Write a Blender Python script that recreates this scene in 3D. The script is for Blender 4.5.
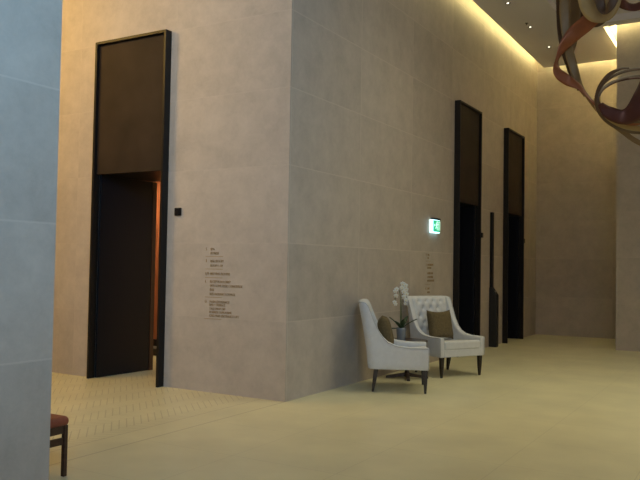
import bpy, bmesh, math, random
from mathutils import Vector, Matrix
random.seed(7)
PI = math.pi
scene = bpy.context.scene
for o in list(bpy.data.objects): bpy.data.objects.remove(o)
COL = scene.collection

# ------------------------------------------------------------------ camera
XA = Vector((0.8620, 0.0030, 0.5069)); YB = Vector((0.5070, -0.0380, -0.8611))
YB.normalize(); XA = (XA - XA.dot(YB)*YB).normalized(); ZU = XA.cross(YB)
Rw = Matrix((XA, YB, ZU))                     # world = Rw @ camera space
CAM = Vector((4.364, -6.726, 1.45))
cd = bpy.data.cameras.new('camera'); cam = bpy.data.objects.new('camera', cd); COL.objects.link(cam)
cam.matrix_world = Matrix.Translation(CAM) @ Rw.to_4x4()
cd.sensor_width = 36; cd.lens = 750/640*36; cd.clip_start = .05; cd.clip_end = 200
scene.camera = cam
scene.view_settings.view_transform = 'Standard'; scene.view_settings.look = 'None'
scene.view_settings.gamma = 1; scene.view_settings.use_curve_mapping = False
scene.view_settings.exposure = 0.72

# ------------------------------------------------------------------ light
w = bpy.data.worlds.new('world'); scene.world = w; w.use_nodes = True
w.node_tree.nodes['Background'].inputs[0].default_value = (0.55, 0.60, 0.62, 1)
w.node_tree.nodes['Background'].inputs[1].default_value = 0.05
def area(name, loc, target, sx, sy, power, color, spread=PI):
    d = bpy.data.lights.new(name, 'AREA'); d.shape = 'RECTANGLE'; d.size = sx; d.size_y = sy
    d.energy = power; d.color = color; d.spread = spread
    o = bpy.data.objects.new(name, d); COL.objects.link(o); o.location = loc
    o.rotation_euler = (Vector(target)-Vector(loc)).to_track_quat('-Z', 'Y').to_euler(); return o
WARM = (1.0, .88, .38); WARM2 = (1.0, .78, .50); DAY = (.50, .74, 1.0)
area('daylight_window', (6.2, -8.3, 5.0), (0.5, -4.6, 4.2), 2.4, 1.4, 62, (.24, .60, 1.0), math.radians(70))
area('daylight_hall', (10.3, 1.5, 2.8), (0.0, 1.5, 1.6), 5.0, 3.5, 12, (.94, .90, 1.0))
area('fill_back', (6.5, -10.6, 2.8), (3.0, 4, 1.5), 5.0, 3.0, 88, (.86, .90, 1.0))  # cool fill added behind the camera to lift the facing walls and floor
# cove strips lying in the ceiling slots, facing the walls
def strip(name, a, b, n, power, col=WARM):
    a = Vector(a); b = Vector(b); d = b-a; L = d.length
    l = bpy.data.lights.new(name, 'AREA'); l.shape = 'RECTANGLE'; l.size = L; l.size_y = .05
    l.energy = power*L; l.color = col
    o = bpy.data.objects.new(name, l); COL.objects.link(o)
    X = d.normalized(); Z = -Vector(n).normalized(); Y = Z.cross(X)
    m = Matrix((X, Y, Z)).transposed().to_4x4(); m.translation = (a+b)/2; o.matrix_world = m
strip('cove_light_east', (.185, .2, 6.10), (.185, 10.0, 6.10), (-1, 0, -.2), 1.8)
strip('cove_light_north', (.2, 10.065, 6.10), (1.86, 10.065, 6.10), (0, 1, -.2), 1.7)
strip('cove_light_return', (1.875, 7.9, 6.10), (1.875, 10.0, 6.10), (1, 0, .35), 45)
strip('cove_light_northeast', (1.9, 7.715, 6.10), (9.0, 7.715, 6.10), (0, 1, -.2), 1.7)
def spot(name, loc, power, col=WARM2, ang=75, blend=.8, target=None, r=.05):
    d = bpy.data.lights.new(name, 'SPOT'); d.energy = power; d.color = col; d.spot_size = math.radians(ang); d.spot_blend = blend
    d.shadow_soft_size = r
    o = bpy.data.objects.new(name, d); COL.objects.link(o); o.location = loc
    if target: o.rotation_euler = (Vector(target)-Vector(loc)).to_track_quat('-Z', 'Y').to_euler()
# corridor: warm wash on the portal wall and the patterned floor
area('corridor_wash', (-4.6, -2.5, 5.2), (-3.9, 0.3, 2.4), 1.4, .8, 64, (1.0, .60, .14))
area('corridor_soft', (-.9, -4.2, 5.85), (-.7, 0.0, 2.2), 2.4, 1.2, 195, (1.0, .83, .57))
area('hall_soft', (4.4, 2.2, 5.8), (4.0, 2.2, 0), 2.6, 9.5, 68, (1.0, .92, .62), math.radians(115))

# ------------------------------------------------------------------ materials
def mat(name, col, rough=.6, metal=0, spec=.5, noise=0, nscale=8, bump=0, bscale=200, emit=None, estr=0, coat=0, stretch=None):
    m = bpy.data.materials.new(name); m.use_nodes = True; nt = m.node_tree; N = nt.nodes; L = nt.links
    b = N['Principled BSDF']; b.inputs['Base Color'].default_value = (*col, 1); b.inputs['Roughness'].default_value = rough
    b.inputs['Metallic'].default_value = metal; b.inputs['Specular IOR Level'].default_value = spec; b.inputs['Coat Weight'].default_value = coat
    tc = N.new('ShaderNodeTexCoord'); src = tc.outputs['Object']
    if stretch:
        mp = N.new('ShaderNodeMapping'); mp.inputs['Scale'].default_value = stretch; L.new(src, mp.inputs[0]); src = mp.outputs[0]
    if noise:
        n = N.new('ShaderNodeTexNoise'); n.inputs['Scale'].default_value = nscale; n.inputs['Detail'].default_value = 6; L.new(src, n.inputs[0])
        r = N.new('ShaderNodeValToRGB'); r.color_ramp.elements[0].position = .3; r.color_ramp.elements[1].position = .7
        r.color_ramp.elements[0].color = (*[c*(1-noise) for c in col], 1); r.color_ramp.elements[1].color = (*[min(1, c*(1+noise)) for c in col], 1)
        L.new(n.outputs[0], r.inputs[0]); L.new(r.outputs[0], b.inputs['Base Color'])
    if bump:
        n2 = N.new('ShaderNodeTexNoise'); n2.inputs['Scale'].default_value = bscale; L.new(src, n2.inputs[0])
        bp = N.new('ShaderNodeBump'); bp.inputs['Strength'].default_value = bump; bp.inputs['Distance'].default_value = .01
        L.new(n2.outputs[0], bp.inputs['Height']); L.new(bp.outputs[0], b.inputs['Normal'])
    if emit: b.inputs['Emission Color'].default_value = (*emit, 1); b.inputs['Emission Strength'].default_value = estr
    return m
def mathn(nt, op, a, b=None, c=None):
    n = nt.nodes.new('ShaderNodeMath'); n.operation = op
    for i, v in enumerate((a, b, c)):
        if v is None: continue
        if isinstance(v, (int, float)): n.inputs[i].default_value = v
        else: nt.links.new(v, n.inputs[i])
    return n.outputs[0]
def mixc(nt, fac, a, b, mode='MIX'):
    n = nt.nodes.new('ShaderNodeMix'); n.data_type = 'RGBA'; n.blend_type = mode
    for i, v in ((0, fac), (6, a), (7, b)):
        if isinstance(v, (int, float)): n.inputs[i].default_value = v
        elif isinstance(v, tuple): n.inputs[i].default_value = (*v, 1)
        else: nt.links.new(v, n.inputs[i])
    return n.outputs[2]
def stone(name, col, u, off=0, joint=1.14, depth=.85, rough=.55):
    """honed limestone slabs 1.62 m x 0.843 m, stacked; u = horizontal world axis"""
    m = bpy.data.materials.new(name); m.use_nodes = True; nt = m.node_tree; N = nt.nodes; L = nt.links
    b = N['Principled BSDF']; b.inputs['Roughness'].default_value = rough; b.inputs['Specular IOR Level'].default_value = .25
    g = N.new('ShaderNodeNewGeometry'); s = N.new('ShaderNodeSeparateXYZ'); L.new(g.outputs['Position'], s.inputs[0])
    sn = N.new('ShaderNodeSeparateXYZ'); L.new(g.outputs['True Normal'], sn.inputs[0])
    isx = mathn(nt, 'GREATER_THAN', mathn(nt, 'ABSOLUTE', sn.outputs[0]), .5)
    usel = mathn(nt, 'ADD', mathn(nt, 'MULTIPLY', isx, mathn(nt, 'ADD', s.outputs['Y'], -.03)), mathn(nt, 'MULTIPLY', mathn(nt, 'SUBTRACT', 1, isx), s.outputs['X']))
    U = mathn(nt, 'ADD', usel, 16.2); V = mathn(nt, 'ADD', s.outputs['Z'], 8.43)
    u1 = mathn(nt, 'DIVIDE', U, 1.62); v1 = mathn(nt, 'DIVIDE', V, .8430)
    fu = mathn(nt, 'FRACT', u1); fv = mathn(nt, 'FRACT', v1)
    eu = mathn(nt, 'MULTIPLY', mathn(nt, 'SUBTRACT', .5, mathn(nt, 'ABSOLUTE', mathn(nt, 'SUBTRACT', fu, .5))), 1.62)
    ev = mathn(nt, 'MULTIPLY', mathn(nt, 'SUBTRACT', .5, mathn(nt, 'ABSOLUTE', mathn(nt, 'SUBTRACT', fv, .5))), .843)
    jl = mathn(nt, 'LESS_THAN', mathn(nt, 'MINIMUM', eu, ev), .006)
    cid = N.new('ShaderNodeCombineXYZ'); L.new(mathn(nt, 'FLOOR', u1), cid.inputs[0]); L.new(mathn(nt, 'FLOOR', v1), cid.inputs[1])
    wn = N.new('ShaderNodeTexWhiteNoise'); wn.noise_dimensions = '3D'; L.new(cid.outputs[0], wn.inputs['Vector'])
    n = N.new('ShaderNodeTexNoise'); n.inputs['Scale'].default_value = 3.6; n.inputs['Detail'].default_value = 12; n.inputs['Roughness'].default_value = .74
    n.inputs['Distortion'].default_value = .15
    ad = N.new('ShaderNodeVectorMath'); ad.operation = 'ADD'; L.new(g.outputs['Position'], ad.inputs[0])
    sc = N.new('ShaderNodeVectorMath'); sc.operation = 'SCALE'; L.new(wn.outputs['Color'], sc.inputs[0]); sc.inputs['Scale'].default_value = 7
    L.new(sc.outputs[0], ad.inputs[1]); L.new(ad.outputs[0], n.inputs[0])
    r = N.new('ShaderNodeValToRGB'); r.color_ramp.elements[0].position = .32; r.color_ramp.elements[1].position = .68
    r.color_ramp.elements[0].color = (*[c*depth for c in col], 1); r.color_ramp.elements[1].color = (*[min(1, c*1.08) for c in col], 1)
    L.new(n.outputs[0], r.inputs[0])
    val = mathn(nt, 'ADD', mathn(nt, 'MULTIPLY', wn.outputs['Value'], .10), .95)
    cc = N.new('ShaderNodeCombineXYZ')
    for i in range(3): L.new(val, cc.inputs[i])
    c2 = mixc(nt, 1.0, r.outputs[0], cc.outputs[0], 'MULTIPLY')
    c3 = mixc(nt, mathn(nt, 'MULTIPLY', jl, mathn(nt, 'ADD', .12, mathn(nt, 'MULTIPLY', isx, .34))), c2, tuple(min(1, c*joint*1.12) for c in col))
    L.new(c3, b.inputs['Base Color'])
    bp = N.new('ShaderNodeBump'); bp.inputs['Strength'].default_value = .06; bp.inputs['Distance'].default_value = .01
    L.new(n.outputs[0], bp.inputs['Height']); L.new(bp.outputs[0], b.inputs['Normal'])
    return m
STX = stone('limestone_x', (.50, .432, .365), 'X', 0)
STY = STX

def floor_mat():
    m = bpy.data.materials.new('floor_stone'); m.use_nodes = True; nt = m.node_tree; N = nt.nodes; L = nt.links
    b = N['Principled BSDF']; b.inputs['Roughness'].default_value = .34; b.inputs['Specular IOR Level'].default_value = .45
    g = N.new('ShaderNodeNewGeometry'); s = N.new('ShaderNodeSeparateXYZ'); L.new(g.outputs['Position'], s.inputs[0])
    X, Y = s.outputs[0], s.outputs[1]
    base = (.71, .67, .44)
    n = N.new('ShaderNodeTexNoise'); n.inputs['Scale'].default_value = 1.6; n.inputs['Detail'].default_value = 8; L.new(g.outputs['Position'], n.inputs[0])
    r = N.new('ShaderNodeValToRGB'); r.color_ramp.elements[0].position = .3; r.color_ramp.elements[1].position = .7
    r.color_ramp.elements[0].color = (*[c*.90 for c in base], 1); r.color_ramp.elements[1].color = (*[c*1.07 for c in base], 1); L.new(n.outputs[0], r.inputs[0])
    # herringbone west of the corner line
    W = .065; LN = 5
    cc, ss = math.cos(PI/4)/W, math.sin(PI/4)/W
    p = mathn(nt, 'ADD', mathn(nt, 'ADD', mathn(nt, 'MULTIPLY', X, cc), mathn(nt, 'MULTIPLY', Y, ss)), 400)
    q = mathn(nt, 'ADD', mathn(nt, 'SUBTRACT', mathn(nt, 'MULTIPLY', Y, cc), mathn(nt, 'MULTIPLY', X, ss)), 400)
    ix, iy = mathn(nt, 'FLOOR', p), mathn(nt, 'FLOOR', q); fx, fy = mathn(nt, 'FRACT', p), mathn(nt, 'FRACT', q)
    k = mathn(nt, 'FLOORED_MODULO', mathn(nt, 'SUBTRACT', ix, iy), 2*LN)
    hor = mathn(nt, 'LESS_THAN', k, LN-.5)
    alh = mathn(nt, 'ADD', k, fx); alv = mathn(nt, 'ADD', mathn(nt, 'SUBTRACT', 2*LN-1, k), fy)
    def mix(f, a, c): return mathn(nt, 'ADD', mathn(nt, 'MULTIPLY', f, a), mathn(nt, 'MULTIPLY', mathn(nt, 'SUBTRACT', 1, f), c))
    al = mix(hor, alh, alv); ac = mix(hor, fy, fx)
    e = mathn(nt, 'MINIMUM', mathn(nt, 'MINIMUM', al, mathn(nt, 'SUBTRACT', LN, al)), mathn(nt, 'MINIMUM', ac, mathn(nt, 'SUBTRACT', 1, ac)))
    mort = mathn(nt, 'LESS_THAN', e, .07)
    inh = mathn(nt, 'LESS_THAN', X, -.30)
    mort = mathn(nt, 'MULTIPLY', mort, inh)
    # plain slabs east of it, and the two border lines
    fu = mathn(nt, 'FRACT', mathn(nt, 'DIVIDE', mathn(nt, 'ADD', X, 18), .9)); fv = mathn(nt, 'FRACT', mathn(nt, 'DIVIDE', mathn(nt, 'ADD', Y, 18.3), .9))
    eu = mathn(nt, 'SUBTRACT', .5, mathn(nt, 'ABSOLUTE', mathn(nt, 'SUBTRACT', fu, .5))); ev = mathn(nt, 'SUBTRACT', .5, mathn(nt, 'ABSOLUTE', mathn(nt, 'SUBTRACT', fv, .5)))
    sl = mathn(nt, 'MULTIPLY', mathn(nt, 'LESS_THAN', mathn(nt, 'MINIMUM', eu, ev), .004), mathn(nt, 'GREATER_THAN', X, 0))
    bl = mathn(nt, 'MAXIMUM', mathn(nt, 'LESS_THAN', mathn(nt, 'ABSOLUTE', X), .008), mathn(nt, 'LESS_THAN', mathn(nt, 'ABSOLUTE', mathn(nt, 'ADD', X, .30)), .006))
    c = mixc(nt, mathn(nt, 'MULTIPLY', mort, .40), r.outputs[0], (.30, .25, .15))
    c = mixc(nt, mathn(nt, 'MULTIPLY', sl, .22), c, (.30, .26, .17))
    c = mixc(nt, mathn(nt, 'MULTIPLY', bl, .42), c, (.30, .25, .15))
    L.new(c, b.inputs['Base Color'])
    return m
FLOOR = floor_mat()
CEIL = mat('ceiling_paint', (.74, .71, .74), .9, spec=.1)
WHITE_CEIL = mat('cove_paint', (.80, .76, .66), .9, spec=.1)
BLACK = mat('black_lacquer', (.009, .008, .008), .45, spec=.25)
BLACKL = mat('black_gloss_leaf', (.005, .006, .010), .42, spec=.30)
FRAME = mat('blackened_bronze', (.010, .008, .007), .45, spec=.3)
BRONZE = mat('bronze_mesh', (.032, .020, .013), .65, spec=.2, noise=.25, nscale=3, bump=.25, bscale=320)
WOODO = mat('orange_veneer', (.38, .13, .055), .35, noise=.35, nscale=6, stretch=(6, 6, .5))
DARK = mat('dark_lining', (.02, .018, .016), .8)
CREAM = mat('cream_plaster', (.75, .66, .50), .8)
LEATHER = mat('white_upholstery', (.62, .63, .64), .62, noise=.04, nscale=20, bump=.08, bscale=120)
PIPING = mat('upholstery_piping', (.48, .49, .50), .6)
LEGW = mat('dark_stained_leg', (.018, .012, .009), .35, noise=.2, nscale=12)
PILL = mat('olive_brown_fabric', (.125, .092, .040), .85, noise=.18, nscale=40, bump=.4, bscale=260)
TWOOD = mat('dark_table_wood', (.035, .020, .013), .35, noise=.3, nscale=10, stretch=(1, 8, 1))
POT = mat('grey_glazed_pot', (.20, .22, .25), .25)
SOIL = mat('bark_mix', (.05, .035, .02), .95, noise=.5, nscale=60)
LEAF = mat('orchid_leaf', (.025, .055, .022), .4, noise=.25, nscale=20)
STEM = mat('orchid_stem', (.07, .11, .035), .5)
PETAL = mat('orchid_petal', (.85, .85, .80), .6)
LIP = mat('orchid_lip', (.75, .60, .22), .6)
RLEATH = mat('red_brown_leather', (.26, .060, .030), .45, noise=.15, nscale=14)
STOOLW = mat('stool_walnut', (.050, .020, .011), .4, noise=.35, nscale=8, stretch=(1, 1, 8))
COPPER = mat('copper_ribbon', (.26, .080, .026), .42, metal=.2, noise=.25, nscale=5)
COPPERD = mat('dark_copper_ribbon', (.085, .024, .014), .38, metal=.3, noise=.25, nscale=5)
OLIVE = mat('olive_gold_ribbon', (.20, .125, .045), .5, metal=0, noise=.22, nscale=5)
TAN = mat('tan_wood_ribbon', (.38, .26, .10), .5, metal=0, noise=.2, nscale=6)
UMBER = mat('umber_ribbon', (.085, .042, .016), .5, metal=0, noise=.2, nscale=5)
STEEL = mat('brushed_steel', (.45, .45, .45), .3, metal=1)
LAMPG = mat('downlight_glow', (1, .95, .85), .5, emit=(1, .92, .78), estr=3)
TEXT = mat('engraved_bronze_letters', (.36, .24, .11), .6)
SIGNW = mat('sign_white_glow', (.9, 1, 1), .4, emit=(.50, .88, 1.0), estr=1.7)
SIGNG = mat('sign_green_glow', (.03, .4, .2), .4, emit=(.02, .34, .17), estr=.8)
SIGNF = mat('sign_figure_glow', (.8, 1, .9), .4, emit=(.60, 1.0, .85), estr=.5)

# ------------------------------------------------------------------ helpers
def obj(name, bm, m, parent=None, smooth=False, bev=0, seg=2, sub=0, recalc=True):
    if recalc: bmesh.ops.recalc_face_normals(bm, faces=bm.faces)
    me = bpy.data.meshes.new(name); bm.to_mesh(me); bm.free()
    for mm in (m if isinstance(m, (list, tuple)) else [m]): me.materials.append(mm)
    if smooth:
        for p in me.polygons: p.use_smooth = True
    o = bpy.data.objects.new(name, me); COL.objects.link(o)
    if parent: o.parent = parent
    if bev:
        b = o.modifiers.new('bevel', 'BEVEL'); b.width = bev; b.segments = seg; b.limit_method = 'ANGLE'
    if sub:
        s = o.modifiers.new('subsurf', 'SUBSURF'); s.levels = s.render_levels = sub
    return o
def tag(o, label, cat, group=None):
    o['label'] = label; o['category'] = cat
    if group: o['group'] = group
    return o
def thing(name, label, cat, loc=(0, 0, 0), rz=0, group=None):
    o = bpy.data.objects.new(name, None); COL.objects.link(o); o.location = loc; o.rotation_euler = (0, 0, rz); o.empty_display_size = .1
    return tag(o, label, cat, group)
def struct(o): o['kind'] = 'structure'; return o
def box(bm, x0, x1, y0, y1, z0, z1, mi=0):
    v = [bm.verts.new(p) for p in ((x0,y0,z0),(x1,y0,z0),(x1,y1,z0),(x0,y1,z0),(x0,y0,z1),(x1,y0,z1),(x1,y1,z1),(x0,y1,z1))]
    for f in ((0,3,2,1),(4,5,6,7),(0,1,5,4),(1,2,6,5),(2,3,7,6),(3,0,4,7)):
        bm.faces.new([v[i] for i in f]).material_index = mi
def boxes(*bs):
    bm = bmesh.new()
    for b in bs: box(bm, *b)
    return bm
def lathe(bm, prof, n=24, loc=(0, 0, 0)):
    rings = []
    for r, z in prof:
        rings.append([bm.verts.new((loc[0]+r*math.cos(2*PI*i/n), loc[1]+r*math.sin(2*PI*i/n), loc[2]+z)) for i in range(n)])
    for a, b in zip(rings, rings[1:]):
        for i in range(n): bm.faces.new((a[i], a[(i+1) % n], b[(i+1) % n], b[i]))
    bm.faces.new(rings[0][::-1]); bm.faces.new(rings[-1])
def tube(bm, pts, r, n=8, r1=None):
    pts = [Vector(p) for p in pts]; rings = []
    for i, p in enumerate(pts):
        t = (pts[min(i+1, len(pts)-1)]-pts[max(i-1, 0)]).normalized()
        a = t.cross(Vector((0, 0, 1)));  a = a if a.length > .05 else t.cross(Vector((1, 0, 0)))
        a.normalize(); b = t.cross(a)
        rr = r if r1 is None else r+(r1-r)*i/(len(pts)-1)
        rings.append([bm.verts.new(p+rr*(math.cos(2*PI*k/n)*a+math.sin(2*PI*k/n)*b)) for k in range(n)])
    for a, b in zip(rings, rings[1:]):
        for i in range(n): bm.faces.new((a[i], a[(i+1) % n], b[(i+1) % n], b[i]))
    bm.faces.new(rings[0]); bm.faces.new(rings[-1][::-1])
def crom(P, n=8):
    P = [Vector(p) for p in P]; out = []
    for i in range(len(P)-1):
        a, b, c, d = P[max(i-1, 0)], P[i], P[i+1], P[min(i+2, len(P)-1)]
        for k in range(n):
            t = k/n; out.append(.5*((2*b)+(c-a)*t+(2*a-5*b+4*c-d)*t*t+(3*b-a-3*c+d)*t**3))
    out.append(P[-1]); return out

# ------------------------------------------------------------------ the setting
TOP = 6.36
struct(obj('floor', boxes((-7, 11, -11, 11, -.12, 0)), FLOOR))
# portals in the walls: west portal x -2.88..-1.70 ; east portals y 5.0..6.12 and 7.74..8.90
PA = (-2.88, -1.70); P1 = (5.0, 6.12); P2 = (7.74, 8.90); PH = 4.22
struct(obj('wall_south', boxes((-7, PA[0], 0, .28, 0, TOP), (PA[1], 0, 0, .28, 0, TOP), (PA[0], PA[1], 0, .28, PH, TOP)), STX))
struct(obj('wall_east', boxes((-.28, 0, .28, P1[0], 0, TOP), (-.28, 0, P1[1], P2[0], 0, TOP), (-.28, 0, P2[1], 10.25, 0, TOP),
                              (-.28, 0, P1[0], P1[1], PH, TOP), (-.28, 0, P2[0], P2[1], PH, TOP)), STY))
struct(obj('wall_north', boxes((-.28, 2.06, 10.25, 10.55, 0, TOP)), STX))
struct(obj('wall_northeast', boxes((2.06, 11, 7.90, 10.55, 0, TOP)), STX))
struct(obj('wall_west', boxes((-1.2, .55, -11, -3.517, 0, TOP)), STY))
struct(obj('wall_back', boxes((-7, 11, -11.3, -11, 0, TOP)), STX))
struct(obj('wall_far_left', boxes((-7.3, -7, -11, .28, 0, TOP)), STY))
struct(obj('wall_right', boxes((11, 11.3, -11, 7.9, 0, TOP)), STY))
# ceiling: dropped panel with a 20 cm slot along every wall, raised coffer, lid over all
struct(obj('ceiling', boxes((-7.3, 11.3, -11.3, 10.55, TOP, TOP+.15),
    (.20, 1.29, .0, 10.05, 5.94, 6.06), (1.29, 1.86, 7.45, 10.05, 5.94, 6.06), (1.86, 11, 7.45, 7.70, 5.94, 6.06),
    (-7, 1.29, -11, -.20, 5.94, 6.06), (.20, 1.29, -.20, 0, 5.94, 6.06), (1.29, 11, -11, 7.45, 6.06, 6.14)), CEIL))

def portal(n, M, wd, leaf_side, open_=False):
    """blackened bronze portal: local x across, y into the wall, front face y=-.1"""
    root = bpy.data.objects.new('door_%d' % n, None); COL.objects.link(root); root.matrix_world = M; struct(root)
    t = .035
    obj('frame', boxes((0, t, -.10, 0, 0, PH), (wd-t, wd, -.10, 0, 0, PH), (t, wd-t, -.10, 0, PH-t, PH)), FRAME, root, bev=.004)
    obj('transom_panel', boxes((t, wd-t, -.055, -.02, 2.55, PH-t)), BRONZE, root)
    obj('lintel', boxes((t, wd-t, -.02, .90, 2.555, 2.62)), BLACK, root)
    # lining on the side opposite the leaf
    if leaf_side == 0:
        obj('lining', boxes((wd-.035, wd, 0, .92, 0, 2.555)), BLACK, root)
        bm = boxes((0, .030, 0, .88, .004, 2.55))
        obj('inner_jamb', boxes((.085, .113, .89, .96, 0, 2.55)), mat('brown_jamb', (.06, .025, .014), .5), root)
        lf = obj('door_leaf', bm, BLACKL, root, bev=.003); lf.location = (t, .0, 0); lf.rotation_euler = (0, 0, -math.radians(3))
    else:
        obj('lining', boxes((0, .035, 0, .92, 0, 2.555)), BLACK, root)
        bm = boxes((-.045, 0, 0, .88, .004, 2.55))
        lf = obj('door_leaf', bm, BLACKL, root, bev=.003); lf.location = (wd-t, .0, 0)
    if not open_:
        obj('back_panel', boxes((0, wd, .92, .97, 0, 2.62)), BLACK, root)
    return root
portal(1, Matrix.Translation((PA[0], 0, 0)), PA[1]-PA[0], 0, True)
for i, P in enumerate((P1, P2)):
    portal(2+i, Matrix.Translation((0, P[0], 0)) @ Matrix.Rotation(PI/2, 4, 'Z'), P[1]-P[0], 1)
# room seen through the open portal
struct(obj('wall_passage', boxes((-6, -1.5, 3.6, 3.7, 0, 2.9), (-1.62, -1.5, .28, 3.6, 0, 2.9), (-6.1, -6, .28, 3.6, 0, 2.9), (-6, -1.5, .28, 3.7, 2.8, 2.9),
                                 (-6, -2.95, .28, .9, 0, 2.8)), CREAM))
r = thing('wooden_screen', 'tall orange-brown wooden panel screen glimpsed through the open left doorway', 'screen', (-3.45, 1.85, 0), math.radians(0))
obj('panel', boxes((-.75, .75, -.03, .03, .30, 2.70)), WOODO, r, bev=.004)
obj('rail', boxes((-.75, .75, -.04, .04, .20, .30)), BLACK, r)
for x in (-.72, .72): obj('post', boxes((x-.02, x+.02, -.02, .02, 0, .20)), BLACK, r)
r = thing('storage_box', 'low dark grey box on the pale floor under the wooden screen in the left doorway', 'box', (-3.75, 2.3, 0), 0)
obj('body', boxes((-.5, .5, -.15, .15, 0, .09)), mat('dark_grey_box', (.06, .06, .055), .7), r, bev=.008)
obj('lid', boxes((-.51, .51, -.16, .16, .09, .11)), mat('dark_grey_lid', (.05, .05, .048), .6), r, bev=.006)
area('passage_lamp', (-3.4, 1.25, 2.72), (-3.4, 1.35, 0), .8, .25, 9, (1.0, .74, .45))
area('passage_lamp_far', (-3.6, 2.8, 2.72), (-3.6, 2.8, 0), .8, .5, 16, (1.0, .80, .52))

# ------------------------------------------------------------------ armchairs
def leg_bm(x, y, dx, dy, z0=.29, rt=.027, rb=.013):
    bm = bmesh.new(); vs = []
    for z, r_, f in ((z0, rt, 0), (.14, (rt+rb)/2+.002, .5), (0, rb, 1)):
        cx, cy = x+dx*f, y+dy*f
        vs.append([bm.verts.new((cx+a*r_, cy+b*r_, z)) for a, b in ((-1,-1),(1,-1),(1,1),(-1,1))])
    for a, b in zip(vs, vs[1:]):
        for i in range(4): bm.faces.new((a[i], a[(i+1) % 4], b[(i+1) % 4], b[i]))
    bm.faces.new(vs[0]); bm.faces.new(vs[-1][::-1]); return bm
HX = [(.36, .530), (.12, .532), (.0, .548), (-.09, .590), (-.150, .655), (-.190, .740), (-.220, .86), (-.237, .95), (-.255, 1.03), (-.28, 1.045), (-.40, 1.052)]
def h_of(x):
    for (a, ha), (b, hb) in zip(HX, HX[1:]):
        if x >= b: return ha+(hb-ha)*(a-x)/(a-b)
    return 1.052
def lean(z): return -.125*max(0, (z-.30)/.76)**1.35
def make_chair():
    root = thing('armchair', '', 'armchair')
    # plan path of the mid-line: front left -> round the back -> front right
    W_, XF, XR, rc, T = .348, .34, -.325, .075, .07
    path = []
    for i in range(22): path.append((XF-(XF-(XR+rc))*i/22, W_, 0, 1))
    for i in range(9):
        a = PI/2*i/8; path.append((XR+rc-rc*math.sin(a), W_-rc+rc*math.cos(a), -math.sin(a), math.cos(a)))
    for i in range(1, 12): path.append((XR, (W_-rc)*(1-2*i/12), -1, 0))
    path += [(x, -y, nx, -ny) for (x, y, nx, ny) in path[:31][::-1]]
    bm = bmesh.new(); rings = []
    for (x, y, nx, ny) in path:
        h = h_of(x); ring = []
        prof = [(.5, .27), (.5, .32)]+[(.5, .32+(h-.035-.32)*k/8) for k in range(1, 9)]
        prof += [(.5*math.cos(a), h-.035+.035*math.sin(a)) for a in (PI/6, PI/3, PI/2, 2*PI/3, 5*PI/6)]
        prof += [(-.5, .32+(h-.035-.32)*k/8) for k in range(8, 0, -1)]+[(-.5, .32), (-.5, .27)]
        for s, z in prof:
            tt = T*(1.0 if z > .4 else 1.0)
            px_, py_ = x+nx*s*tt, y+ny*s*tt
            tuck = 0.0 if z > .30 else -.008
            ring.append(bm.verts.new((px_+lean(z)*(1 if x < 0 else max(0, 1-x/.2)) - nx*0+nx*(tuck if s > 0 else 0), py_+ny*(tuck if s > 0 else 0), z)))
        rings.append(ring)
    n = len(rings[0])
    for a, b in zip(rings, rings[1:]):
        for i in range(n): bm.faces.new((a[i], a[(i+1) % n], b[(i+1) % n], b[i]))
    bm.faces.new(rings[0]); bm.faces.new(rings[-1][::-1])
    obj('shell', bm, LEATHER, root, smooth=True, bev=.012)
    # piping along the outer top edge
    pts = []
    for (x, y, nx, ny) in path:
        h = h_of(x)-.012; pts.append((x+nx*T*.47+lean(h)*(1 if x < 0 else max(0, 1-x/.2)), y+ny*T*.47, h))
    bm = bmesh.new()
    pts = [(pts[0][0]+.003, pts[0][1], .28)]+[(pts[0][0]+.003, pts[0][1], .5)]+pts+[(pts[-1][0]+.003, pts[-1][1], .5), (pts[-1][0]+.003, pts[-1][1], .28)]
    tube(bm, pts, .006, 6); obj('piping', bm, PIPING, root, smooth=True)
    # seat cushion and front rail
    bm = boxes((-.26, .350, -.311, .311, .36, .485))
    for v in bm.verts:
        if v.co.x < 0 and v.co.z > .4: v.co.z = .425
    obj('seat_cushion', bm, LEATHER, root, bev=.028, seg=4)
    obj('front_rail', boxes((-.28, .342, -.313, .313, .27, .372)), LEATHER, root, bev=.008)
    # tufted inner back
    bm = bmesh.new(); NU, NV = 36, 36; g = []
    btn = []
    for r_ in range(5):
        for c_ in range(4 - (r_ % 2)): btn.append((-.195+.13*c_+(.065 if r_ % 2 else 0), .58+.10*r_))
    for j in range(NV+1):
        z = .44+.60*j/NV; row = []
        for i in range(NU+1):
            y = -.314+.628*i/NU
            d = min(math.hypot((y-by)*1, (z-bz)) for by, bz in btn)
            # pleats along the diamonds
            u_ = (y+.195)/.065; v_ = (z-.58)/.10
            fold = min(abs(math.sin(PI*(u_+v_)/2)), abs(math.sin(PI*(u_-v_)/2)))
            dep = .034*math.exp(-(d/.025)**2)+.010*math.exp(-(fold/.30)**2)
            edge = min(1, (.314-abs(y))/.05, (1.04-z)/.04); edge = math.sqrt(max(0, edge))
            row.append(bm.verts.new((-.300+lean(z)+.055*edge-dep*edge, y, z)))
        g.append(row)
    for a, b in zip(g, g[1:]):
        for i in range(NU): bm.faces.new((a[i], a[i+1], b[i+1], b[i]))
    # close it with a back face behind
    back = [[bm.verts.new((-.325+lean(z.co.z), z.co.y, z.co.z)) for z in row] for row in (g[0], g[-1])]
    for i in range(NU):
        bm.faces.new((g[0][i], back[0][i], back[0][i+1], g[0][i+1])); bm.faces.new((g[-1][i], g[-1][i+1], back[1][i+1], back[1][i]))
        bm.faces.new((back[0][i], back[1][i], back[1][i+1], back[0][i+1]))
    bk = obj('tufted_back', bm, LEATHER, root, smooth=True)
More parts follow.
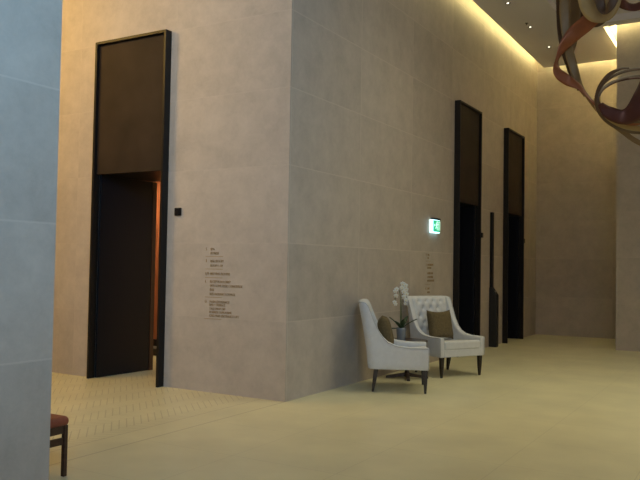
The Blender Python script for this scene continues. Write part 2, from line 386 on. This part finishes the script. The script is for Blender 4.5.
    for by, bz in btn:
        bm = bmesh.new(); bmesh.ops.create_uvsphere(bm, u_segments=8, v_segments=6, radius=.011)
        bmesh.ops.scale(bm, vec=(.5, 1, 1), verts=bm.verts); bmesh.ops.translate(bm, vec=(-.300+lean(bz)+.055-.036, by, bz), verts=bm.verts)
        obj('button', bm, PIPING, bk, smooth=True)
    for y in (-.29, .29):
        obj('leg', leg_bm(.308, y*1.14, 0, 0), LEGW, root, bev=.003)
        obj('leg', leg_bm(-.255, y*.97, -.04, 0), LEGW, root, bev=.003)
    return root
def copy_tree(o, parent=None):
    c = o.copy(); COL.objects.link(c)
    if parent: c.parent = parent
    for ch in list(o.children): copy_tree(ch, c)
    return c
ch1 = make_chair()
ch2 = copy_tree(ch1)
ch1['label'] = 'white upholstered armchair seen from its side, left of the little table'; ch1.location = (.612, 1.54, 0); ch1.rotation_euler = (0, 0, math.radians(25))
ch2['label'] = 'white armchair showing its button-tufted back, right of the table and turned towards the hall'; ch2.location = (.624, 3.080, 0); ch2.rotation_euler = (0, 0, math.radians(-29))
for c in (ch1, ch2): c['group'] = 'white armchairs by the wall'

def pillow(label, loc, rz, tilt, s=.40, t=.15, roll=0):
    bm = bmesh.new(); N_ = 16; sides = []
    for sg in (1, -1):
        g = []
        for j in range(N_+1):
            row = []
            for i in range(N_+1):
                u, v = 2*i/N_-1, 2*j/N_-1
                pinch = 1-.15*(1-abs(u)**2)*abs(v)**4; pinch2 = 1-.10*(1-abs(v)**2)*abs(u)**4
                th = t/2*((1-u**4)*(1-v**4))**.5
                row.append(bm.verts.new((sg*th, u*s/2*pinch2, v*s/2*pinch)))
            g.append(row)
        for a, b in zip(g, g[1:]):
            for i in range(N_): bm.faces.new((a[i], a[i+1], b[i+1], b[i]))
        sides.append(g)
    bmesh.ops.remove_doubles(bm, verts=bm.verts, dist=.0005)
    o = obj('throw_pillow', bm, PILL, smooth=True)
    o.matrix_world = Matrix.Translation(loc) @ Matrix.Rotation(rz, 4, 'Z') @ Matrix.Rotation(tilt, 4, 'Y') @ Matrix.Rotation(roll, 4, 'X')
    tag(o, label, 'pillow', 'throw pillows on the armchairs'); return o
def on_chair(c, p):
    return Matrix.Translation(c.location) @ Matrix.Rotation(c.rotation_euler.z, 4, 'Z') @ Vector(p)
pillow('olive-brown throw pillow seen edge-on in the left armchair', on_chair(ch1, (-.155, -.02, .668)), ch1.rotation_euler.z, math.radians(-14), s=.40, t=.16)
pillow('square olive-brown throw pillow leaning on the tufted back of the right armchair', on_chair(ch2, (-.095, -.030, .662)), ch2.rotation_euler.z-.0, math.radians(-13), s=.415, t=.15)

# ------------------------------------------------------------------ side table
TZ = .50; TC = (.36, 2.37)
t = thing('side_table', 'small dark wooden pedestal table between the two white armchairs', 'table', (*TC, 0))
bm = bmesh.new(); lathe(bm, [(.24, TZ-.028), (.265, TZ-.018), (.265, TZ-.004), (.26, TZ)], 40); obj('tabletop', bm, TWOOD, t)
bm = bmesh.new(); lathe(bm, [(.045, .03), (.04, .06), (.024, .10), (.022, .40), (.06, TZ-.03)], 20); obj('pedestal', bm, TWOOD, t, smooth=True)
for k in range(4):
    a = PI/4*2*k+math.radians(28)
    bm = bmesh.new()
    c, s = math.cos(a), math.sin(a)
    vs = []
    for d_, hw, z0, z1 in ((.0, .028, .03, .075), (.15, .024, .012, .050), (.275, .020, 0, .026)):
        vs.append([bm.verts.new((c*d_-s*q*hw, s*d_+c*q*hw, z)) for q, z in ((-1, z0), (1, z0), (1, z1), (-1, z1))])
    for A_, B_ in zip(vs, vs[1:]):
        for i in range(4): bm.faces.new((A_[i], A_[(i+1) % 4], B_[(i+1) % 4], B_[i]))
    bm.faces.new(vs[0]); bm.faces.new(vs[-1][::-1]); obj('foot', bm, TWOOD, t, bev=.003)

# ------------------------------------------------------------------ orchid
OC = (.36, 2.17)
t = thing('potted_orchid', 'white orchid in a round grey pot on the little dark table', 'plant', (*OC, TZ))
bm = bmesh.new(); lathe(bm, [(.048, 0), (.054, .01), (.062, .14), (.062, .17), (.055, .17), (.053, .150)], 28); pot = obj('pot', bm, POT, t, smooth=True)
bm = bmesh.new(); lathe(bm, [(.045, .12), (.053, .150), (.03, .152)], 20); obj('bark', bm, SOIL, pot)
R2 = (.862, .507)                                   # direction of the picture's right-hand side
def lp(a, b, z): return (R2[0]*a - R2[1]*b, R2[1]*a + R2[0]*b, z)
for (ax, bx, L_, dr, wd) in ((1, -.1, .19, .12, .032), (-.9, .2, .14, .13, .030), (.6, .8, .15, .14, .030), (-.5, -.7, .15, .10, .030), (.1, -1, .13, .12, .026), (-1, .1, .17, .01, .016)):
    bm = bmesh.new(); rows = []; NN = 9
    nrm = math.hypot(ax, bx); ax /= nrm; bx /= nrm
    for k in range(NN+1):
        f = k/NN; d_ = .015+L_*f; z = .15+dr*1.25*f**.8-.02*f*f
        wdt = wd*math.sin(PI*min(1, .12+f*.86))**.7 if k < NN else .001
        c0 = (ax*d_, bx*d_)
        rows.append([bm.verts.new(lp(c0[0]-bx*q*wdt, c0[1]+ax*q*wdt, z+abs(q)*.010)) for q in (-1, -.5, 0, .5, 1)])
    for A_, B_ in zip(rows, rows[1:]):
        for i in range(4): bm.faces.new((A_[i], A_[i+1], B_[i+1], B_[i]))
    o = obj('leaf', bm, LEAF, t, smooth=True); sm = o.modifiers.new('thickness', 'SOLIDIFY'); sm.thickness = .004
def flower(a, b, z, size, yaw, parent):
    bm = bmesh.new()
    for k in range(5):
        an = PI/2+2*PI*k/5; wd = .50 if k in (1, 4) else .34
        ca, sa = math.cos(an), math.sin(an); pr = []
        for f in (0, .3, .6, .85, 1):
            ww = wd*math.sin(PI*min(.97, .1+f*.87)); pr.append([(f*ca-q*ww*sa, -.10*f-.12*f*f*0+.05*abs(q), f*sa+q*ww*ca) for q in (-1, 0, 1)])
        pv = [[bm.verts.new(tuple(c_*size for c_ in p)) for p in row] for row in pr]
        for A_, B_ in zip(pv, pv[1:]):
            for i in range(2): bm.faces.new((A_[i], A_[i+1], B_[i+1], B_[i]))
    o = obj('blossom', bm, PETAL, parent, smooth=True); o.location = lp(a, b, z); o.rotation_euler = (.15, 0, math.radians(30)+yaw)
    sm = o.modifiers.new('thickness', 'SOLIDIFY'); sm.thickness = .003
    bm = bmesh.new(); bmesh.ops.create_uvsphere(bm, u_segments=8, v_segments=6, radius=size*.2); bmesh.ops.translate(bm, vec=(0, -size*.15, -size*.12), verts=bm.verts)
    obj('lip', bm, LIP, o, smooth=True)
stems = [[(0, 0, .14), (.0, .01, .32), (.005, 0, .50), (.008, -.01, .66), (.028, -.03, .74), (.052, -.04, .67), (.050, -.04, .50)],
         [(-.01, 0, .14), (-.012, 0, .32), (-.015, .0, .48), (-.025, -.01, .62), (-.060, -.03, .68), (-.085, -.04, .60), (-.088, -.04, .49)]]
for s_ in stems:
    bm = bmesh.new(); tube(bm, [lp(*p) for p in crom(s_, 6)], .0045, 6); obj('stem', bm, STEM, t, smooth=True)
for a, b, z, sz in ((.010, -.03, .735, .036), (.045, -.05, .715, .034), (.000, -.04, .685, .034), (.052, -.05, .665, .034), (.020, -.06, .635, .036), (.058, -.05, .605, .034), (.025, -.05, .57, .034), (.050, -.05, .53, .032), (.045, -.04, .48, .026),
                    (-.070, -.04, .665, .034), (-.090, -.05, .64, .030), (-.078, -.05, .58, .034), (-.095, -.05, .50, .030), (-.080, -.045, .475, .028)):
    flower(a, b, z, sz, random.uniform(-.5, .5), t)

# ------------------------------------------------------------------ stool at the left
t = thing('stool', 'wooden stool with red-brown leather seat at the end of the left wall', 'stool', (.128, -3.325, 0))
obj('seat', boxes((-.195, .192, -.182, .172, .338, .405)), RLEATH, t, bev=.032, seg=4)
obj('apron', boxes((-.15, .15, -.165, -.14, .29, .345), (-.15, .15, .13, .155, .29, .345), (.15, .175, -.14, .13, .29, .345), (-.175, -.15, -.14, .13, .29, .345)), STOOLW, t)
for x in (.163, -.163): obj('stretcher', boxes((x-.011, x+.011, -.14, .13, .215, .26)), STOOLW, t)
for x in (.168, -.168):
    for y in (-.155, .145): obj('leg', boxes((x-.015, x+.015, y-.015, y+.015, 0, .345)), STOOLW, t, bev=.004)

# ------------------------------------------------------------------ wall fittings
def indicator(loc, ax, label):
    t = thing('lift_indicator', label, 'wall indicator', loc, 0 if ax == 'x' else PI/2, 'black wall indicators')
    obj('housing', boxes((-.045, .045, -.025, 0, -.045, .045)), BLACK, t, bev=.004)
    obj('face', boxes((-.034, .034, -.029, -.024, -.034, .034)), BLACKL, t, bev=.001)
indicator((-1.53, 0, 2.055), 'x', 'small black square indicator on the wall right of the left doorway')
indicator((0, 6.42, 2.05), 'y', 'small black square indicator between the two right-hand doorways')
indicator((0, 9.20, 2.05), 'y', 'small black square indicator right of the farthest doorway')

t = thing('call_station', 'tall narrow black call post against the wall between the two right doorways', 'call post', (0, 7.0, 0))
obj('back_plate', boxes((0, .045, -.08, .03, 1.0, 2.5)), BLACK, t, bev=.003)
bm = bmesh.new()
prof = [(0, 0), (.14, 0), (.14, .96), (.045, 1.10), (0, 1.10)]
a = [bm.verts.new((x, -.10, z)) for x, z in prof]; b = [bm.verts.new((x, .04, z)) for x, z in prof]
bm.faces.new(a); bm.faces.new(b[::-1])
for i in range(5): bm.faces.new((a[i], a[(i+1) % 5], b[(i+1) % 5], b[i]))
obj('pedestal', bm, mat('dark_grey_metal', (.014, .014, .013), .55, metal=.1), t, bev=.004)
bm = bmesh.new(); bmesh.ops.create_cone(bm, cap_ends=True, segments=16, radius1=.02, radius2=.02, depth=.01)
bmesh.ops.rotate(bm, matrix=Matrix.Rotation(math.radians(39), 3, 'Y'), verts=bm.verts); bmesh.ops.translate(bm, vec=(.095, -.03, 1.028), verts=bm.verts)
obj('button', bm, STEEL, t)

def text_line(s, x, z, size, parent, M):
    cu = bpy.data.curves.new('t', 'FONT'); cu.body = s; cu.size = size; cu.extrude = .002; cu.resolution_u = 2
    tmp = bpy.data.objects.new('t', cu); COL.objects.link(tmp); bpy.context.view_layer.update()
    me = bpy.data.meshes.new_from_object(tmp.evaluated_get(bpy.context.evaluated_depsgraph_get())); bpy.data.objects.remove(tmp)
    me.materials.clear(); me.materials.append(TEXT); me.name = 'text_line'
    o = bpy.data.objects.new('text_line', me); COL.objects.link(o); o.parent = parent
    o.rotation_euler = (PI/2, 0, 0); o.location = (x, -.003, z); return o
def rule(x0, x1, z, parent): obj('rule', boxes((x0, x1, -.003, 0, z-.0025, z+.0025)), TEXT, parent)
rows = [(0.000, '5', 'SPA', .052), (.050, '', 'FITNESS', .050), (.085, None, .26, 0), (.145, '3', 'BALLROOM', .052), (.200, '', 'ROOM 1-10', .050), (.240, None, .26, 0),
        (.300, 'LM', 'MEETING ROOMS', .052), (.345, None, .26, 0), (.395, 'L', 'RECEPTION LOBBY', .050), (.445, '', 'WELCOME DESK CONCIERGE', .050),
        (.493, '', 'BAR', .050), (.545, '', 'RESTAURANT LOUNGE', .050), (.583, None, .26, 0),
        (.640, 'G', 'MAIN ENTRANCE', .052), (.675, '', 'BAR + TERRACE', .046), (.723, '', 'TAXI DROP OFF', .046), (.763, '', 'BUSINESS | LIMOUSINE', .046), (.808, '', 'CAR PARK ENTRANCE LIFT', .050), (.846, None, .26, 0)]
def directory(M, label, rws, k=1.0, sq=1.0):
    t = bpy.data.objects.new('wall_directory', None); COL.objects.link(t); t.matrix_world = M; t.empty_display_size = .1
    tag(t, label, 'sign')
    for r_ in rws:
        if r_[1] is None: rule(0, r_[2]*k, -r_[0]*k, t)
        else:
            if r_[1]: text_line(r_[1], 0, -r_[0]*k-.012, r_[3]*k, t, M)
            text_line(r_[2], .075*k, -r_[0]*k-.012, r_[3]*.88*k, t, M)
    for c_ in t.children:
        if c_.name.startswith('text_line'): c_.scale = (sq, 1, 1)
    return t
directory(Matrix.Translation((-1.110, 0, 1.615)), 'brown lettered floor directory on the stone wall right of the left doorway', rows, .93, .84)
rows2 = [rows[0], (.05, '', 'FIT', .05), (.10, None, .2, 0), (.16, '3', 'BALLROOM', .052), (.21, '', 'ROOMS', .05), (.30, '', 'LOBBY BAR', .052), (.36, '', 'CONCIERGE', .05), (.42, '', 'RESTAURANTS', .05), (.48, None, .2, 0), (.55, 'G', 'EXIT', .055), (.61, '', 'TAXI', .05)]
directory(Matrix.Translation((0, 3.83, 1.64)) @ Matrix.Rotation(PI/2, 4, 'Z'), 'brown lettered floor directory under the green exit sign', rows2, .93)

# exit sign: green running-man box, lit through its edges
t = thing('exit_sign', 'lit green running-man exit sign on the wall above the white armchairs', 'exit sign', (0, 4.12, 2.10), PI/2)
obj('housing', boxes((-.150, .140, -.052, -.0, -.115, .085)), SIGNW, t, bev=.004)
obj('cap', boxes((-.12, .150, -.062, 0, .085, .112)), BLACK, t, bev=.003)
obj('green_panel', boxes((-.135, .132, -.057, -.051, -.10, .075)), SIGNG, t)
def polytube(pts, r_=.008):
    bm = bmesh.new(); tube(bm, pts, r_, 6); return bm
bm = bmesh.new()
yy = -.059
bmesh.ops.create_uvsphere(bm, u_segments=10, v_segments=8, radius=.014); bmesh.ops.translate(bm, vec=(.005, yy, .048), verts=bm.verts)
for seg in ([(.0, yy, .032), (-.012, yy, -.012)], [(-.012, yy, -.012), (.018, yy, -.035), (.012, yy, -.07)], [(-.012, yy, -.012), (-.03, yy, -.04), (-.062, yy, -.045)],
            [(.0, yy, .028), (.03, yy, .006), (.048, yy, .018)], [(.0, yy, .028), (-.032, yy, .022), (-.040, yy, -.006)]):
    tube(bm, seg, .0085, 6)
obj('running_figure', bm, SIGNF, t)
obj('doorway_mark', boxes((.065, .13, -.060, -.055, .045, .057), (.118, .13, -.060, -.055, -.075, .045), (.065, .075, -.060, -.055, -.075, .045)), SIGNF, t)
obj('arrow', boxes((-.105, -.07, -.060, -.055, -.004, .006), (-.105, -.092, -.060, -.055, -.018, .020)), SIGNF, t)

# ------------------------------------------------------------------ downlights
for i, y in enumerate((-0.05, 1.37, 2.80, 4.22, 5.65, 7.08, 8.50)):
    lab = ['lit recessed downlight over the near hall', 'lit downlight over the left armchair', 'lit downlight over the right armchair', 'lit downlight in front of the first right doorway',
           'lit ceiling downlight nearest the camera of the three in view', 'lit ceiling downlight, middle one of the three in view', 'lit ceiling downlight farthest away, nearest the ceiling corner'][i]
    if y < 5: 
        spot('downlight_lamp', (.68, y, 5.90), 6, ang=60); continue
    t = thing('downlight', lab, 'ceiling light', (.68, y, 5.94), 0, 'recessed downlights')
    bm = bmesh.new(); lathe(bm, [(.026, -.002), (.045, -.006), (.050, -.001), (.050, 0), (.026, 0)], 24); obj('trim_ring', bm, mat('trim_paint', (.35, .34, .32), .6), t)
    bm = bmesh.new(); lathe(bm, [(.018, -.0035), (.018, -.0005)], 20); obj('lens', bm, LAMPG, t)
    spot('downlight_lamp', (.68, y, 5.92), 9, ang=60)
t = thing('sprinkler', 'tiny dark sprinkler head on the ceiling beside the middle downlight', 'sprinkler', (.68, 6.83, 5.94))
bm = bmesh.new(); lathe(bm, [(.030, -.004), (.030, 0)], 16); obj('flange', bm, mat('sprinkler_metal', (.08, .07, .06), .4, metal=.8), t)
bm = bmesh.new(); lathe(bm, [(.018, -.035), (.018, -.032), (.006, -.030), (.008, 0)], 12); obj('head', bm, mat('sprinkler_head_metal', (.10, .09, .08), .4, metal=.8), t)

# ------------------------------------------------------------------ ribbon chandelier
ctr = Vector((3.35, -.40, 2.95))
RT = Rw @ Vector((1, 0, 0)); FW = Rw @ Vector((0, 0, -1)); UPV = Rw @ Vector((0, 1, 0))
def P3(px, py, d): return CAM + Rw @ Vector(((px-320)/750, -(py-240)/750, -1))*d
ch = thing('ribbon_chandelier', 'hanging sculpture of looping copper, olive and tan ribbons under the ceiling at top right', 'chandelier', ctr)
def ribbon(name, pts, m, n=10, thick=.004):
    """pts: (px, py, distance, width_m, twist_deg) control points of a ribbon hanging about 6 m from the viewer"""
    C_ = crom([P3(p[0], p[1], p[2]) for p in pts], n); Wd = crom([(p[3], p[4], 0) for p in pts], n)
    bm = bmesh.new(); rows = []
    for i, p in enumerate(C_):
        T_ = (C_[min(i+1, len(C_)-1)]-C_[max(i-1, 0)]).normalized()
        n0 = (p-CAM).normalized(); s0 = T_.cross(n0).normalized(); n1 = s0.cross(T_)
        a_ = math.radians(Wd[i][1]); dv = math.cos(a_)*s0+math.sin(a_)*n1
        nn = T_.cross(dv).normalized()
        rows.append([bm.verts.new(p+dv*(q*Wd[i][0]/2)+nn*(.05*Wd[i][0]*(1-q*q))-ctr) for q in (-1, -.6, -.2, .2, .6, 1)])
    for A_, B_ in zip(rows, rows[1:]):
        for i in range(5): bm.faces.new((A_[i], A_[i+1], B_[i+1], B_[i]))
    o = obj(name, bm, m, ch, smooth=True); sm = o.modifiers.new('thickness', 'SOLIDIFY'); sm.thickness = thick; sm.offset = 0
    return o
ribbon('ribbon', [(598, -90, 6.1, .10, 10), (604, -40, 5.9, .11, 20), (608, 0, 5.85, .12, 10), (590, 20, 5.9, .125, 0), (575, 33, 6.0, .12, 5), (563, 47, 6.05, .09, 35), (557, 60, 6.05, .05, 60),
    (558, 72, 6.0, .075, 20), (567, 80, 5.95, .08, 0), (579, 87, 5.95, .055, 40), (592, 101, 5.9, .04, 65), (606, 111, 5.85, .07, 25), (622, 117, 5.8, .10, 0), (640, 116, 5.8, .13, -10), (662, 100, 5.9, .14, 0), (676, 70, 6.0, .12, 30)], COPPER)
ribbon('ribbon', [(575, -80, 6.2, .07, 0), (567, -30, 6.2, .08, 20), (565, 10, 6.15, .09, 0), (567, 40, 6.15, .07, 20), (573, 66, 6.1, .07, 10), (582, 88, 6.1, .04, 50), (594, 106, 6.05, .035, 40), (608, 120, 6.0, .04, 20), (622, 131, 6.0, .04, 10), (640, 143, 6.0, .04, 0), (668, 150, 6.0, .05, 20), (700, 130, 6.1, .06, 30)], OLIVE)
ribbon('ribbon', [(580, -85, 6.3, .10, 20), (574, -30, 6.3, .10, 0), (574, 10, 6.3, .11, 10), (573, 40, 6.3, .08, 30), (570, 62, 6.3, .05, 60), (576, 80, 6.25, .05, 30), (586, 96, 6.2, .04, 30)], OLIVE)
ribbon('ribbon', [(584, -80, 6.0, .10, 0), (584, -30, 5.9, .12, 0), (587, 0, 5.85, .13, 10), (593, 12, 5.8, .13, 0), (602, 16, 5.75, .11, 25), (610, 8, 5.7, .12, 0), (613, -10, 5.7, .13, 20), (606, -40, 5.8, .12, 0), (596, -70, 5.9, .1, 0)], TAN)
ribbon('ribbon', [(596, -60, 5.7, .08, 0), (597, -20, 5.7, .07, 20), (600, 2, 5.68, .07, 0), (604, 12, 5.66, .05, 50), (612, 4, 5.6, .06, 10), (618, -14, 5.6, .07, 0), (630, -50, 5.7, .08, 0)], UMBER)
ribbon('ribbon', [(590, -90, 6.5, .14, 0), (584, -40, 6.5, .15, 0), (582, 0, 6.5, .15, 5), (585, 14, 6.5, .13, 10), (596, 22, 6.45, .10, 30), (604, 10, 6.4, .12, 0), (606, -20, 6.4, .13, 0), (600, -80, 6.4, .1, 0)], UMBER)
ribbon('ribbon', [(563, -70, 6.35, .06, 20), (560, -20, 6.35, .06, 10), (559, 12, 6.35, .05, 30), (562, 42, 6.3, .05, 10), (570, 70, 6.3, .05, 30), (580, 90, 6.25, .04, 20)], UMBER)
ribbon('ribbon', [(610, -60, 5.8, .06, 0), (612, -12, 5.8, .06, 10), (619, 1, 5.8, .07, 0), (630, 7, 5.85, .06, 20), (642, 5, 5.9, .06, 0), (660, -8, 6.0, .06, 10), (672, -50, 6.1, .06, 0)], COPPERD)
# the round loops at the right
def ringpts(cx, cy, rx, ry, d, wd, ph=0, tw=60, n=14, dz=.25, t0=0, t1=360):
    out = []
    for k in range(n+1):
        a = math.radians(t0+(t1-t0)*k/n)
        out.append((cx+rx*math.cos(a), cy+ry*math.sin(a), d+dz*math.cos(a+ph), wd, tw))
    return out
ribbon('ribbon', ringpts(642, 101, 46, 32, 5.9, .024, 0, 30), UMBER, 8)
ribbon('ribbon', ringpts(643, 99, 45, 23, 6.0, .026, 1, 35), UMBER, 8)
ribbon('ribbon', ringpts(640, 99, 41, 21, 5.9, .022, 2, 50), COPPERD, 8)
ribbon('ribbon', ringpts(644, 100, 47, 29, 6.1, .055, .6, 20, t0=15, t1=185), TAN, 8)
ribbon('ribbon', [(596, 98, 5.8, .03, 40), (600, 86, 5.75, .03, 30), (609, 75, 5.7, .04, 40), (620, 69, 5.7, .03, 60), (629, 68, 5.7, .02, 60)], UMBER)
ribbon('ribbon', [(600, 104, 5.7, .05, 30), (608, 112, 5.65, .09, 10), (622, 117, 5.6, .11, 0), (634, 112, 5.6, .14, -10), (641, 98, 5.62, .12, 0), (648, 78, 5.7, .10, 20), (660, 40, 5.8, .1, 0), (655, -40, 5.9, .1, 0)], COPPERD)
# frame ring, rods and ceiling rose above the picture
top = ctr + Vector((0, 0, 1.35))
bm = bmesh.new()
c0 = P3(612, -75, 6.0)-ctr
rp = [(c0.x+.30*math.cos(2*PI*k/32), c0.y+.30*math.sin(2*PI*k/32), c0.z) for k in range(33)]
tube(bm, rp, .012, 8); obj('hanging_ring', bm, STEEL, ch, smooth=True)
for k in range(3):
    a = 2*PI*k/3; bm = bmesh.new()
    tube(bm, [(c0.x+.30*math.cos(a), c0.y+.30*math.sin(a), c0.z), (c0.x+.04*math.cos(a), c0.y+.04*math.sin(a), 6.05-ctr.z)], .003, 6); obj('cable', bm, STEEL, ch)
bm = bmesh.new(); lathe(bm, [(.10, 6.02-ctr.z), (.12, 6.03-ctr.z), (.12, 6.06-ctr.z)], 24, (c0.x, c0.y, 0)); obj('ceiling_rose', bm, STEEL, ch)
